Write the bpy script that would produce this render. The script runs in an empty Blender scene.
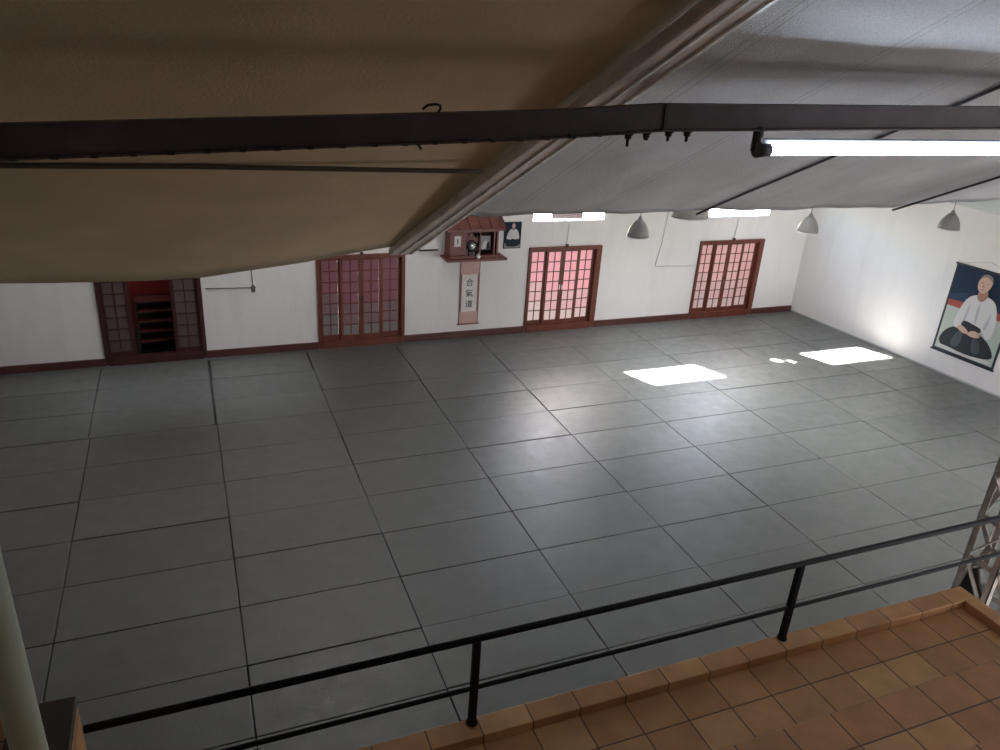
import bpy, bmesh, math, random
from mathutils import Vector, Matrix
random.seed(7)
SC = bpy.context.scene
COL = SC.collection

# ------------------------------------------------------------------ materials
def nt(name):
    m = bpy.data.materials.new(name); m.use_nodes = True
    t = m.node_tree; t.nodes.clear()
    out = t.nodes.new('ShaderNodeOutputMaterial')
    return m, t, out
def N(t, kind, **kw):
    n = t.nodes.new(kind)
    for k, v in kw.items():
        if hasattr(n, k) and k not in n.inputs: setattr(n, k, v)
        else: n.inputs[k].default_value = v
    return n
def principled(name, col, rough=.6, metal=0, noise=0.0, nscale=6.0, bump=0.0, bscale=80.0, stretch=(1, 1, 1), spec=.5, objrand=0.0, emit=None, estr=0.0, coord='Object'):
    m, t, out = nt(name)
    b = t.nodes.new('ShaderNodeBsdfPrincipled'); t.links.new(b.outputs[0], out.inputs[0])
    b.inputs['Roughness'].default_value = rough; b.inputs['Metallic'].default_value = metal
    b.inputs['Specular IOR Level'].default_value = spec
    b.inputs['Base Color'].default_value = (*col, 1)
    tc = t.nodes.new('ShaderNodeTexCoord'); mp = t.nodes.new('ShaderNodeMapping')
    mp.inputs['Scale'].default_value = stretch
    t.links.new(tc.outputs[coord], mp.inputs[0])
    colsock = None
    if noise or objrand:
        n = N(t, 'ShaderNodeTexNoise'); n.inputs['Scale'].default_value = nscale; n.inputs['Detail'].default_value = 5
        t.links.new(mp.outputs[0], n.inputs['Vector'])
        mr = t.nodes.new('ShaderNodeMapRange'); mr.inputs[1].default_value = .3; mr.inputs[2].default_value = .7
        mr.inputs[3].default_value = 1 - noise; mr.inputs[4].default_value = 1 + noise
        t.links.new(n.outputs[0], mr.inputs[0])
        val = mr.outputs[0]
        if objrand:
            oi = t.nodes.new('ShaderNodeObjectInfo')
            m2 = t.nodes.new('ShaderNodeMapRange'); m2.inputs[3].default_value = 1 - objrand; m2.inputs[4].default_value = 1 + objrand
            t.links.new(oi.outputs['Random'], m2.inputs[0])
            mm = t.nodes.new('ShaderNodeMath'); mm.operation = 'MULTIPLY'
            t.links.new(val, mm.inputs[0]); t.links.new(m2.outputs[0], mm.inputs[1]); val = mm.outputs[0]
        vm = t.nodes.new('ShaderNodeVectorMath'); vm.operation = 'SCALE'
        vm.inputs[0].default_value = col; t.links.new(val, vm.inputs['Scale'])
        t.links.new(vm.outputs[0], b.inputs['Base Color'])
    if bump:
        n2 = N(t, 'ShaderNodeTexNoise'); n2.inputs['Scale'].default_value = bscale; n2.inputs['Detail'].default_value = 3
        t.links.new(mp.outputs[0], n2.inputs['Vector'])
        bp = t.nodes.new('ShaderNodeBump'); bp.inputs['Strength'].default_value = bump; bp.inputs['Distance'].default_value = .01
        t.links.new(n2.outputs[0], bp.inputs['Height']); t.links.new(bp.outputs[0], b.inputs['Normal'])
    if emit:
        b.inputs['Emission Color'].default_value = (*emit, 1); b.inputs['Emission Strength'].default_value = estr
    return m
def tile_mat(name, ox, oy, sx, sy, rot_axis='XY'):
    """terracotta tiles: a regular grid in object space with grout joints and a tone per tile"""
    m, t, out = nt(name)
    b = t.nodes.new('ShaderNodeBsdfPrincipled'); t.links.new(b.outputs[0], out.inputs[0])
    tc = t.nodes.new('ShaderNodeTexCoord'); sp = t.nodes.new('ShaderNodeSeparateXYZ'); t.links.new(tc.outputs['Object'], sp.inputs[0])
    def mth(op, a, bb=None):
        n = t.nodes.new('ShaderNodeMath'); n.operation = op
        for i, v in enumerate((a, bb)):
            if v is None: continue
            if isinstance(v, (int, float)): n.inputs[i].default_value = v
            else: t.links.new(v, n.inputs[i])
        return n.outputs[0]
    ax, ay = rot_axis
    u = mth('DIVIDE', mth('SUBTRACT', sp.outputs[ax], ox), sx); v = mth('DIVIDE', mth('SUBTRACT', sp.outputs[ay], oy), sy)
    def line(w, s):
        f = mth('FRACT', w); d = mth('MINIMUM', f, mth('SUBTRACT', 1.0, f))
        return mth('LESS_THAN', d, .0055 / s)
    ln = mth('MAXIMUM', line(u, sx), line(v, sy))
    cx = t.nodes.new('ShaderNodeCombineXYZ'); t.links.new(mth('FLOOR', u), cx.inputs[0]); t.links.new(mth('FLOOR', v), cx.inputs[1])
    wn = t.nodes.new('ShaderNodeTexWhiteNoise'); t.links.new(cx.outputs[0], wn.inputs[0])
    cr = t.nodes.new('ShaderNodeValToRGB'); t.links.new(wn.outputs['Value'], cr.inputs[0])
    e = cr.color_ramp.elements; e[0].color = (.46, .235, .105, 1); e[1].color = (.60, .36, .165, 1)
    em = cr.color_ramp.elements.new(.5); em.color = (.55, .295, .135, 1)
    ns = t.nodes.new('ShaderNodeTexNoise'); ns.inputs['Scale'].default_value = 5; ns.inputs['Detail'].default_value = 4
    t.links.new(tc.outputs['Object'], ns.inputs['Vector'])
    mr = t.nodes.new('ShaderNodeMapRange'); mr.inputs[1].default_value = .3; mr.inputs[2].default_value = .7; mr.inputs[3].default_value = .85; mr.inputs[4].default_value = 1.12
    t.links.new(ns.outputs[0], mr.inputs[0])
    vm = t.nodes.new('ShaderNodeVectorMath'); vm.operation = 'SCALE'; t.links.new(cr.outputs[0], vm.inputs[0]); t.links.new(mr.outputs[0], vm.inputs['Scale'])
    mx = t.nodes.new('ShaderNodeMix'); mx.data_type = 'RGBA'; t.links.new(ln, mx.inputs[0]); t.links.new(vm.outputs[0], mx.inputs[6]); mx.inputs[7].default_value = (.13, .075, .05, 1)
    t.links.new(mx.outputs[2], b.inputs['Base Color'])
    b.inputs['Roughness'].default_value = .5
    bp = t.nodes.new('ShaderNodeBump'); bp.inputs['Strength'].default_value = .4; bp.inputs['Distance'].default_value = .004; bp.invert = True
    t.links.new(ln, bp.inputs['Height']); t.links.new(bp.outputs[0], b.inputs['Normal'])
    return m
def wall_mat(name, col):
    """painted plaster with faint patches and grime that runs down from marks"""
    m, t, out = nt(name)
    b = t.nodes.new('ShaderNodeBsdfPrincipled'); t.links.new(b.outputs[0], out.inputs[0]); b.inputs['Roughness'].default_value = .75
    b.inputs['Specular IOR Level'].default_value = .25
    tc = t.nodes.new('ShaderNodeTexCoord')
    mp = t.nodes.new('ShaderNodeMapping'); mp.inputs['Scale'].default_value = (1.6, 1.6, .35); t.links.new(tc.outputs['Object'], mp.inputs[0])
    n = t.nodes.new('ShaderNodeTexNoise'); n.inputs['Scale'].default_value = 1.6; n.inputs['Detail'].default_value = 7; n.inputs['Roughness'].default_value = .65
    t.links.new(mp.outputs[0], n.inputs['Vector'])
    cr = t.nodes.new('ShaderNodeValToRGB'); t.links.new(n.outputs[0], cr.inputs[0])
    e = cr.color_ramp.elements; e[0].position = .28; e[0].color = tuple(c * .93 for c in col) + (1,); e[1].position = .5; e[1].color = (*col, 1)
    t.links.new(cr.outputs[0], b.inputs['Base Color'])
    n2 = t.nodes.new('ShaderNodeTexNoise'); n2.inputs['Scale'].default_value = 9; n2.inputs['Detail'].default_value = 5; t.links.new(tc.outputs['Object'], n2.inputs['Vector'])
    bp = t.nodes.new('ShaderNodeBump'); bp.inputs['Strength'].default_value = .25; bp.inputs['Distance'].default_value = .02
    t.links.new(n2.outputs[0], bp.inputs['Height']); t.links.new(bp.outputs[0], b.inputs['Normal'])
    return m
def emission(name, col, s):
    m, t, out = nt(name); e = t.nodes.new('ShaderNodeEmission'); e.inputs[0].default_value = (*col, 1); e.inputs[1].default_value = s
    t.links.new(e.outputs[0], out.inputs[0]); return m
def clear_glass(name):
    m, t, out = nt(name); a = t.nodes.new('ShaderNodeBsdfTransparent'); g = t.nodes.new('ShaderNodeBsdfGlossy'); g.inputs['Roughness'].default_value = .05
    mx = t.nodes.new('ShaderNodeMixShader'); mx.inputs[0].default_value = .06
    t.links.new(a.outputs[0], mx.inputs[1]); t.links.new(g.outputs[0], mx.inputs[2]); t.links.new(mx.outputs[0], out.inputs[0]); return m
def canvas(name, col, rough, bump, bscale, sheen_spec=.4, stitched=False):
    m = principled(name, col, rough=rough, noise=.10, nscale=2.2, bump=bump, bscale=bscale, spec=sheen_spec)
    if not stitched: return m
    t = m.node_tree; b = [n for n in t.nodes if n.type == 'BSDF_PRINCIPLED'][0]
    src = b.inputs['Base Color'].links[0].from_socket
    tc = [n for n in t.nodes if n.type == 'TEX_COORD'][0]
    sp = t.nodes.new('ShaderNodeSeparateXYZ'); t.links.new(tc.outputs['Object'], sp.inputs[0])
    def mth(op, a, bb=None):
        n = t.nodes.new('ShaderNodeMath'); n.operation = op
        for i, v in enumerate((a, bb)):
            if v is None: continue
            if isinstance(v, (int, float)): n.inputs[i].default_value = v
            else: t.links.new(v, n.inputs[i])
        return n.outputs[0]
    f = mth('FRACT', mth('DIVIDE', mth('SUBTRACT', sp.outputs['X'], 3.93), .693))
    ln = mth('MAXIMUM', mth('LESS_THAN', f, .014), mth('LESS_THAN', mth('ABSOLUTE', mth('SUBTRACT', f, .075)), .006))
    n = t.nodes.new('ShaderNodeTexNoise'); n.inputs['Scale'].default_value = 130; n.inputs['Detail'].default_value = 2; t.links.new(tc.outputs['Object'], n.inputs['Vector'])
    sc_ = mth('MULTIPLY', mth('SUBTRACT', 1.0, mth('MULTIPLY', ln, .28)), mth('ADD', .62, mth('MULTIPLY', n.outputs[0], .76)))
    vm = t.nodes.new('ShaderNodeVectorMath'); vm.operation = 'SCALE'; t.links.new(src, vm.inputs[0]); t.links.new(sc_, vm.inputs['Scale']); t.links.new(vm.outputs[0], b.inputs['Base Color'])
    return m

M = {}
M['mat'] = principled('mat_vinyl', (.106, .109, .103), rough=.41, noise=.10, nscale=3.2, bump=.28, bscale=55, objrand=.07, spec=.8)
_t = M['mat'].node_tree; _b = [n for n in _t.nodes if n.type == 'BSDF_PRINCIPLED'][0]; _tc = [n for n in _t.nodes if n.type == 'TEX_COORD'][0]
_n = _t.nodes.new('ShaderNodeTexNoise'); _n.inputs['Scale'].default_value = 4.5; _n.inputs['Detail'].default_value = 6; _n.inputs['Roughness'].default_value = .65
_mp = [n for n in _t.nodes if n.type == 'MAPPING'][0]; _oi = _t.nodes.new('ShaderNodeObjectInfo'); _vs = _t.nodes.new('ShaderNodeVectorMath'); _vs.operation = 'SCALE'; _vs.inputs[0].default_value = (37, 23, 0)
_t.links.new(_oi.outputs['Random'], _vs.inputs['Scale']); _t.links.new(_vs.outputs[0], _mp.inputs['Location'])      # every mat has its own wear
_t.links.new(_mp.outputs[0], _n.inputs['Vector'])
_r = _t.nodes.new('ShaderNodeMapRange'); _r.inputs[1].default_value = .3; _r.inputs[2].default_value = .7; _r.inputs[3].default_value = .30; _r.inputs[4].default_value = .52
_t.links.new(_n.outputs[0], _r.inputs[0]); _t.links.new(_r.outputs[0], _b.inputs['Roughness'])
M['subfloor'] = principled('subfloor', (.03, .03, .03), rough=.9, noise=.1)
M['wall'] = wall_mat('wall_plaster', (.80, .775, .765))
M['wall_red'] = principled('red_plaster', (.34, .045, .05), rough=.7, noise=.08)
M['wood'] = principled('door_wood', (.135, .036, .024), rough=.42, noise=.22, nscale=9, stretch=(1, 1, .2), spec=.4)
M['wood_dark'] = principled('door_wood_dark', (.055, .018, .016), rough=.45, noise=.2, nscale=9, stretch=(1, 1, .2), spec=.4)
M['skirt'] = principled('skirting_wood', (.085, .03, .027), rough=.35, noise=.2, nscale=4, stretch=(.3, 1, 1))
M['shrine'] = principled('shrine_wood', (.145, .038, .031), rough=.42, noise=.2, nscale=10, stretch=(.3, 1, 1))
M['shrine_dark'] = principled('shrine_inside', (.055, .014, .012), rough=.6, noise=.15)
def panes(nm, top, low, st):  # emission stands in for light from behind the frosted glass
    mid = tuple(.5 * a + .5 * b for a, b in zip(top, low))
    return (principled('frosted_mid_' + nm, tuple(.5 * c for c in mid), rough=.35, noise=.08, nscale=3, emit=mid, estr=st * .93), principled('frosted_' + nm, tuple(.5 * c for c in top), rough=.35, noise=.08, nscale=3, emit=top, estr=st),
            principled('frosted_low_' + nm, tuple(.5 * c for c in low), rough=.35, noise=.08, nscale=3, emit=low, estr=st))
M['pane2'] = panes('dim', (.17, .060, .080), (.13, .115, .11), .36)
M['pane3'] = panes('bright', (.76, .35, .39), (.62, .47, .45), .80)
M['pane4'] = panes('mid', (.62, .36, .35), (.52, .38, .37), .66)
M['pane1'] = (principled('frosted_unlit_mid', (.12, .078, .078), rough=.35), principled('frosted_unlit', (.13, .085, .085), rough=.35), principled('frosted_unlit_low', (.10, .07, .065), rough=.35))
M['white_paint'] = principled('white_paint', (.8, .8, .79), rough=.5)
M['glass'] = clear_glass('window_glass')
M['black'] = principled('black_plastic', (.012, .012, .014), rough=.5, noise=.1)
M['rail'] = principled('rail_paint', (.014, .015, .020), rough=.6, noise=.15, nscale=12, spec=.15)
M['steel'] = principled('beam_paint', (.070, .048, .060), rough=.5, noise=.2, nscale=8, bump=.1, bscale=30)
M['steel_lip'] = principled('beam_lip', (.10, .075, .07), rough=.5, noise=.5, nscale=40, stretch=(.35, 1, 1))
M['rust'] = principled('dark_iron', (.035, .028, .028), rough=.6, noise=.2)
M['zinc'] = principled('grey_batten', (.70, .635, .565), rough=.36, metal=.0, noise=.28, nscale=5, stretch=(6, .6, 1), bump=.25, bscale=25)
M['zinc_edge'] = principled('worn_edge', (.92, .90, .87), rough=.22, metal=.0, noise=.25, nscale=12, bump=.3, bscale=40)
M['lattice'] = principled('lattice_paint', (.36, .335, .31), rough=.6, noise=.22, nscale=7)
M['pole'] = principled('pole_paint', (.52, .62, .52), rough=.6, noise=.08, nscale=3)
M['canvas_l'] = canvas('canvas_warm_lit', (.62, .505, .345), .85, .25, 60)  # browner colour stands in for warm bounced light on this sheet
M['canvas_r'] = canvas('canvas_grey', (.575, .585, .61), .5, .8, 150, .6, True)
M['roofsheet'] = principled('roof_sheet', (.50, .54, .52), rough=.5, noise=.06)
M['seam'] = principled('canvas_seam', (.10, .10, .12), rough=.6, noise=.15)
M['rope'] = principled('cord_dark', (.07, .055, .042), rough=.8)
M['tube'] = emission('tube_glow', (.76, .85, 1.0), 20.0)
M['fixture'] = principled('fixture_grey', (.30, .31, .34), rough=.4, noise=.08)
M['fixture_dark'] = principled('fixture_dark', (.05, .05, .06), rough=.5)
def translucent(name, col, f):
    m, t, out = nt(name); a = t.nodes.new('ShaderNodeBsdfPrincipled'); a.inputs['Base Color'].default_value = (*col, 1); a.inputs['Roughness'].default_value = .4
    tr = t.nodes.new('ShaderNodeBsdfTranslucent'); tr.inputs[0].default_value = (*col, 1)
    n = t.nodes.new('ShaderNodeTexNoise'); n.inputs['Scale'].default_value = 16; bp = t.nodes.new('ShaderNodeBump'); bp.inputs['Strength'].default_value = .3; bp.inputs['Distance'].default_value = .01
    t.links.new(n.outputs[0], bp.inputs['Height']); t.links.new(bp.outputs[0], a.inputs['Normal'])
    mx = t.nodes.new('ShaderNodeMixShader'); mx.inputs[0].default_value = f
    t.links.new(a.outputs[0], mx.inputs[1]); t.links.new(tr.outputs[0], mx.inputs[2]); t.links.new(mx.outputs[0], out.inputs[0]); return m
M['shade'] = translucent('ribbed_shade', (.31, .305, .295), .16)
M['shade_in'] = principled('shade_inside', (.75, .75, .74), rough=.5)
M['cord'] = principled('cord_grey', (.30, .29, .28), rough=.7)
M['conduit'] = principled('wall_cable', (.55, .54, .53), rough=.6)
M['conduit_dark'] = principled('wall_cable_dark', (.14, .13, .125), rough=.6)
M['capwood'] = principled('dark_cap', (.050, .036, .028), rough=.6, noise=.3, nscale=5, stretch=(1, .3, 1))
M['paper'] = principled('scroll_paper', (.74, .70, .69), rough=.8, noise=.04)
M['brocade'] = principled('scroll_pink', (.60, .39, .36), rough=.75, noise=.1, nscale=20)
M['brocade_edge'] = principled('scroll_edge', (.23, .12, .11), rough=.75)
M['ink'] = principled('brush_ink', (.018, .017, .02), rough=.7)
M['tile_floor'] = tile_mat('terracotta_tiles', 5.62, -3.757, .338, .277)
M['tile_step'] = tile_mat('terracotta_tiles_step', 4.685, -4.67, .338, .237)
M['tile_curb'] = tile_mat('terracotta_curb', 5.62, -3.9, .338, .6)
M['tile_side'] = tile_mat('terracotta_side', -3.757, 2.5, .32, .32, 'YZ')
def flat(name, col, rough=.6): return principled('print_' + name, col, rough=rough, spec=.15)
P = {k: flat(k, c) for k, c in {
    'navy': (.011, .022, .045), 'blue': (.022, .042, .08), 'red': (.33, .075, .06), 'pale': (.42, .47, .42), 'white': (.62, .60, .59),
    'fold': (.44, .44, .47), 'skin': (.55, .36, .29), 'skin_dark': (.32, .17, .13), 'hair': (.22, .19, .18), 'hakama': (.018, .023, .030), 'hakama_light': (.055, .067, .08),
    'belt': (.02, .02, .028), 'frame': (.03, .036, .045), 'grey': (.30, .30, .31), 'ink': (.02, .02, .02)}.items()}

# ------------------------------------------------------------------ mesh builder
class MB:
    def __init__(s): s.v = []; s.f = []; s.mi = []; s.sm = []
    def face(s, idx, mi=0, sm=False): s.f.append(idx); s.mi.append(mi); s.sm.append(sm)
    def box(s, x0, x1, y0, y1, z0, z1, mi=0):
        b = len(s.v)
        s.v += [(x, y, z) for z in (z0, z1) for y in (y0, y1) for x in (x0, x1)]
        for q in ((0, 2, 3, 1), (4, 5, 7, 6), (0, 1, 5, 4), (2, 6, 7, 3), (0, 4, 6, 2), (1, 3, 7, 5)): s.face([b + i for i in q], mi)
        return s
    def bar(s, a, b_, w, h, up=(0, 0, 1), mi=0):
        a = Vector(a); b_ = Vector(b_); d = (b_ - a).normalized(); up = Vector(up)
        sd = d.cross(up)
        if sd.length < 1e-4: sd = d.cross(Vector((1, 0, 0)))
        sd.normalize(); u = sd.cross(d).normalized(); k = len(s.v)
        for p in (a, b_):
            for i, j in ((-1, -1), (1, -1), (1, 1), (-1, 1)): s.v.append(tuple(p + sd * (w / 2 * i) + u * (h / 2 * j)))
        for q in ((3, 2, 1, 0), (4, 5, 6, 7), (0, 1, 5, 4), (1, 2, 6, 5), (2, 3, 7, 6), (3, 0, 4, 7)): s.face([k + i for i in q], mi)
        return s
    def tube(s, pts, r, n=10, mi=0, cap=True):
        pts = [Vector(p) for p in pts]; k = len(s.v); prev = None
        for i, p in enumerate(pts):
            d = (pts[min(i + 1, len(pts) - 1)] - pts[max(i - 1, 0)]).normalized()
            if prev is None:
                a = d.cross(Vector((0, 0, 1)))
                if a.length < 1e-3: a = d.cross(Vector((1, 0, 0)))
                a.normalize()
            else:
                a = (prev - d * prev.dot(d)).normalized()
            prev = a; b_ = d.cross(a); rr = r[i] if isinstance(r, (list, tuple)) else r
            for j in range(n):
                t = 2 * math.pi * j / n; s.v.append(tuple(p + a * (rr * math.cos(t)) + b_ * (rr * math.sin(t))))
        for i in range(len(pts) - 1):
            for j in range(n):
                s.face([k + i * n + j, k + i * n + (j + 1) % n, k + (i + 1) * n + (j + 1) % n, k + (i + 1) * n + j], mi, True)
        if cap:
            s.face([k + j for j in reversed(range(n))], mi); e = k + (len(pts) - 1) * n; s.face([e + j for j in range(n)], mi)
        return s
    def lathe(s, prof, c=(0, 0, 0), n=28, mi=0, close=False):
        k = len(s.v)
        for r, z in prof:
            for j in range(n):
                t = 2 * math.pi * j / n; s.v.append((c[0] + r * math.cos(t), c[1] + r * math.sin(t), c[2] + z))
        m = len(prof)
        for i in range(m if close else m - 1):
            for j in range(n):
                i2 = (i + 1) % m
                s.face([k + i * n + j, k + i * n + (j + 1) % n, k + i2 * n + (j + 1) % n, k + i2 * n + j], mi, True)
        return s
    def prism(s, poly, fn, t, mi=0):
        """poly: 2D points; fn(u, v, d) -> 3D; extruded by t"""
        k = len(s.v); n = len(poly)
        s.v += [tuple(fn(u, v, 0)) for u, v in poly] + [tuple(fn(u, v, t)) for u, v in poly]
        s.face([k + i for i in reversed(range(n))], mi); s.face([k + n + i for i in range(n)], mi)
        for i in range(n): s.face([k + i, k + (i + 1) % n, k + n + (i + 1) % n, k + n + i], mi)
        return s
    def build(s, name, mats, parent=None, bevel=0.0, solid=0.0, loc=None):
        me = bpy.data.meshes.new(name); me.from_pydata(s.v, [], s.f)
        mats = mats if isinstance(mats, (list, tuple)) else [mats]
        for m in mats: me.materials.append(m)
        for p_, mi, sm in zip(me.polygons, s.mi, s.sm): p_.material_index = mi; p_.use_smooth = sm
        bm = bmesh.new(); bm.from_mesh(me); bmesh.ops.recalc_face_normals(bm, faces=bm.faces); bm.to_mesh(me); bm.free()
        o = bpy.data.objects.new(name, me); COL.objects.link(o)
        if parent: o.parent = parent
        if loc: o.location = loc
        if bevel:
            b = o.modifiers.new('bevel', 'BEVEL'); b.width = bevel; b.segments = 2; b.limit_method = 'ANGLE'
        if solid:
            b = o.modifiers.new('solid', 'SOLIDIFY'); b.thickness = solid
        return o
def tag(o, label=None, cat=None, group=None, kind=None):
    if label: o['label'] = label
    if cat: o['category'] = cat
    if group: o['group'] = group
    if kind: o['kind'] = kind
    return o
def empty(name, loc, label=None, cat=None, group=None, kind=None, rz=0):
    o = bpy.data.objects.new(name, None); COL.objects.link(o); o.location = loc; o.rotation_euler = (0, 0, rz); o.empty_display_size = .2
    return tag(o, label, cat, group, kind)
def copy_tree(o, parent=None):
    c = o.copy(); COL.objects.link(c)
    if parent: c.parent = parent
    for ch in list(o.children): copy_tree(ch, c)
    return c
ORD = ['first', 'second', 'third', 'fourth', 'fifth', 'sixth', 'seventh', 'eighth', 'ninth', 'tenth', 'eleventh', 'twelfth', 'thirteenth']

# ------------------------------------------------------------------ the hall
YW, XR, XL, YF = 9.2, 17.9, -2.4, -9.0      # back wall, right wall, left wall, wall behind the gallery
def wall_with_holes(name, x0, x1, z0, z1, holes, ya, yb):
    xs = sorted({x0, x1, *[h[0] for h in holes], *[h[1] for h in holes]}); zs = sorted({z0, z1, *[h[2] for h in holes], *[h[3] for h in holes]})
    m = MB()
    for i in range(len(xs) - 1):
        for j in range(len(zs) - 1):
            cx, cz = (xs[i] + xs[i + 1]) / 2, (zs[j] + zs[j + 1]) / 2
            if any(h[0] < cx < h[1] and h[2] < cz < h[3] for h in holes): continue
            m.box(xs[i], xs[i + 1], ya, yb, zs[j], zs[j + 1])
    o = m.build(name, M['wall'])
    bm = bmesh.new(); bm.from_mesh(o.data); bmesh.ops.remove_doubles(bm, verts=bm.verts, dist=1e-5); bm.to_mesh(o.data); bm.free()
    return o
DOORS = [(.05, 1.98), (4.30, 6.24), (9.24, 11.17), (14.05, 16.08)]
DTOP = 2.10
WINS = [(9.25, 11.17, 2.73, 3.55), (14.13, 16.1, 2.73, 3.55)]
holes = [(a, b, 0, DTOP) for a, b in DOORS] + WINS + [(13.08, 13.29, 2.90, 3.12), (13.38, 13.52, 3.04, 3.22)]
tag(wall_with_holes('wall_back', XL, XR + .1, -.05, 8.4, holes, YW, YW + .09), 'long white plastered wall with four dark red lattice doors', 'wall', kind='structure')
def xw(y): return 17.50 + .0934 * (YW - y)          # inner face of the end wall, slightly out of square
def skew(x0, x1, y0, y1, z0, z1):
    m = MB(); m.v = [(xw(y) + dx, y, z) for z in (z0, z1) for y in (y0, y1) for dx in (x0, x1)]
    for q in ((0, 2, 3, 1), (4, 5, 7, 6), (0, 1, 5, 4), (2, 6, 7, 3), (0, 4, 6, 2), (1, 3, 7, 5)): m.face(list(q))
    return m
tag(skew(0, .1, YF, YW, -.05, 5.0).build('wall_right', M['wall']), 'white plastered end wall carrying the large portrait poster', 'wall', kind='structure')
tag(MB().box(XL - .1, XL, YF, YW, -.05, 8.4).build('wall_left', M['wall']), 'white end wall beside the dark corner of the hall', 'wall', kind='structure')
tag(MB().box(XL, XR, YF - .1, YF, -.05, 8.9).box(XR, 19.3, YF - .1, YF, -.05, 8.9).build('wall_front', M['wall']), 'white wall behind the tiled gallery', 'wall', kind='structure')
tag(MB().box(XL, 17.6, -3.55, YW, -.12, -.045).box(17.6, 18.4, -3.55, 7.5, -.12, -.045).box(7.57, 19.2, YF, -3.55, -.12, -.045).box(XL, .30, YF, -3.55, -.12, -.045).build('floor', M['subfloor']), 'dark underfloor beneath the mats', 'floor', kind='structure')
# roof: slopes down to the eave above the right wall
rm = MB()
k = [(19.4, 3.72 - 1.4 * 4.53 / 12), (6.0, 8.25), (XL - .1, 8.25)]
for (xa, za), (xb, zb) in zip(k, k[1:]):
    b = len(rm.v); rm.v += [(xa, YF, za), (xb, YF, zb), (xb, YW + .1, zb), (xa, YW + .1, za), (xa, YF, za + .06), (xb, YF, zb + .06), (xb, YW + .1, zb + .06), (xa, YW + .1, za + .06)]
    for q in ((0, 1, 2, 3), (4, 7, 6, 5), (0, 4, 5, 1), (3, 2, 6, 7), (0, 3, 7, 4), (1, 5, 6, 2)): rm.face([b + i for i in q])
tag(rm.build('ceiling', M['roofsheet']), 'pale sheet roof sloping down to the right wall', 'ceiling', kind='structure')
# skirting along the walls
sk = MB()
edges = [XL] + [v for d in DOORS for v in d] + [17.49]
for a, b in zip(edges[0::2], edges[1::2]): sk.box(a, b, YW - .05, YW, -.045, .145)
tag(sk.build('baseboard_back', M['skirt'], bevel=.006), 'dark red-brown wooden baseboard along the back wall', 'baseboard', kind='structure')
tag(skew(-.03, 0, -3.5, YW - .06, -.045, .03).build('baseboard_right', principled('grey_strip', (.42, .42, .42), rough=.7)), 'thin grey strip at the foot of the right wall', 'baseboard', kind='structure')

# ------------------------------------------------------------------ mats
protos = {}
def mat_mesh(w):
    if w in protos: return protos[w]
    g = .005
    m = MB().box(-w / 2 + g, w / 2 - g, -.5 + g, .5 - g, -.04, 0)
    o = m.build('judo_mat', M['mat'], bevel=.008)
    protos[w] = o; o['used'] = False
    return o
cols = list(range(-2, 18, 2)); rows = list(range(-3, 10))
nrow = len(rows)
for ci, cx in enumerate(cols):
    x0 = max(cx, -2.0); x1 = min(cx + 2, 17.86)
    for rk in rows:
        y0 = rk; y1 = rk + 1
        if rk == 9: continue
        if cx == 16:                                  # cut to the end wall
            m = MB(); a, b = xw(y0 + .0) - .036, xw(y1 - .0) - .036; mx = (x0 + x1) / 2; g = .005
            m.v = [(x0 + g - mx, -.5 + g, z) for z in (-.04, 0)] + [(a - mx, -.5 + g, z) for z in (-.04, 0)] + [(b - mx, .5 - g, z) for z in (-.04, 0)] + [(x0 + g - mx, .5 - g, z) for z in (-.04, 0)]
            for q in ((0, 2, 4, 6), (1, 7, 5, 3), (0, 1, 3, 2), (2, 3, 5, 4), (4, 5, 7, 6), (6, 7, 1, 0)): m.face(list(q))
            o = m.build('judo_mat', M['mat'], bevel=.008); pr = None
        else: w = round(x1 - x0, 3); pr = mat_mesh(w)
        if pr is None: pass
        elif pr['used']: o = pr.copy(); COL.objects.link(o)
        else: o = pr; pr['used'] = True
        jog = -.07 if (cx <= 0 and rk >= 6) else 0
        if cx == 16: jog = min(jog, 0)
        o.location = ((x0 + x1) / 2 + (jog * .5 + random.uniform(-.003, .003) if cx < 16 else 0), (y0 + y1) / 2 + random.uniform(-.005, .005), random.uniform(-.003, .003))
        o.rotation_euler = (0, 0, random.uniform(-.0009, .0009) if cx < 16 else 0)
        if (cx, rk) in ((4, 8), (6, 7), (2, 8), (12, 6)): o.scale = (.986, 1, 1)
        fromback = 8 - rk; fromright = (16 - cx) // 2
        if fromright == 0: where = 'against the right wall'
        elif fromright == 9: where = 'at the far left end'
        else: where = ORD[fromright] + ' from the right wall'
        if fromback == 0: row = 'grey vinyl judo mat in the row along the back wall, '
        elif fromback == 11: row = 'grey vinyl judo mat in the row under the gallery, '
        else: row = 'grey vinyl judo mat, ' + ORD[fromback] + ' row from back wall, '
        tag(o, row + where, 'mat', 'judo mats covering the hall floor')
for o in protos.values(): del o['used']
tag(MB().box(-2.0, 17.47, 9.006, YW - .055, -.04, -.004).build('mat_edging', M['mat'], bevel=.006), 'narrow grey vinyl strip between the mats and the back wall skirting', 'edging strip')

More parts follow.
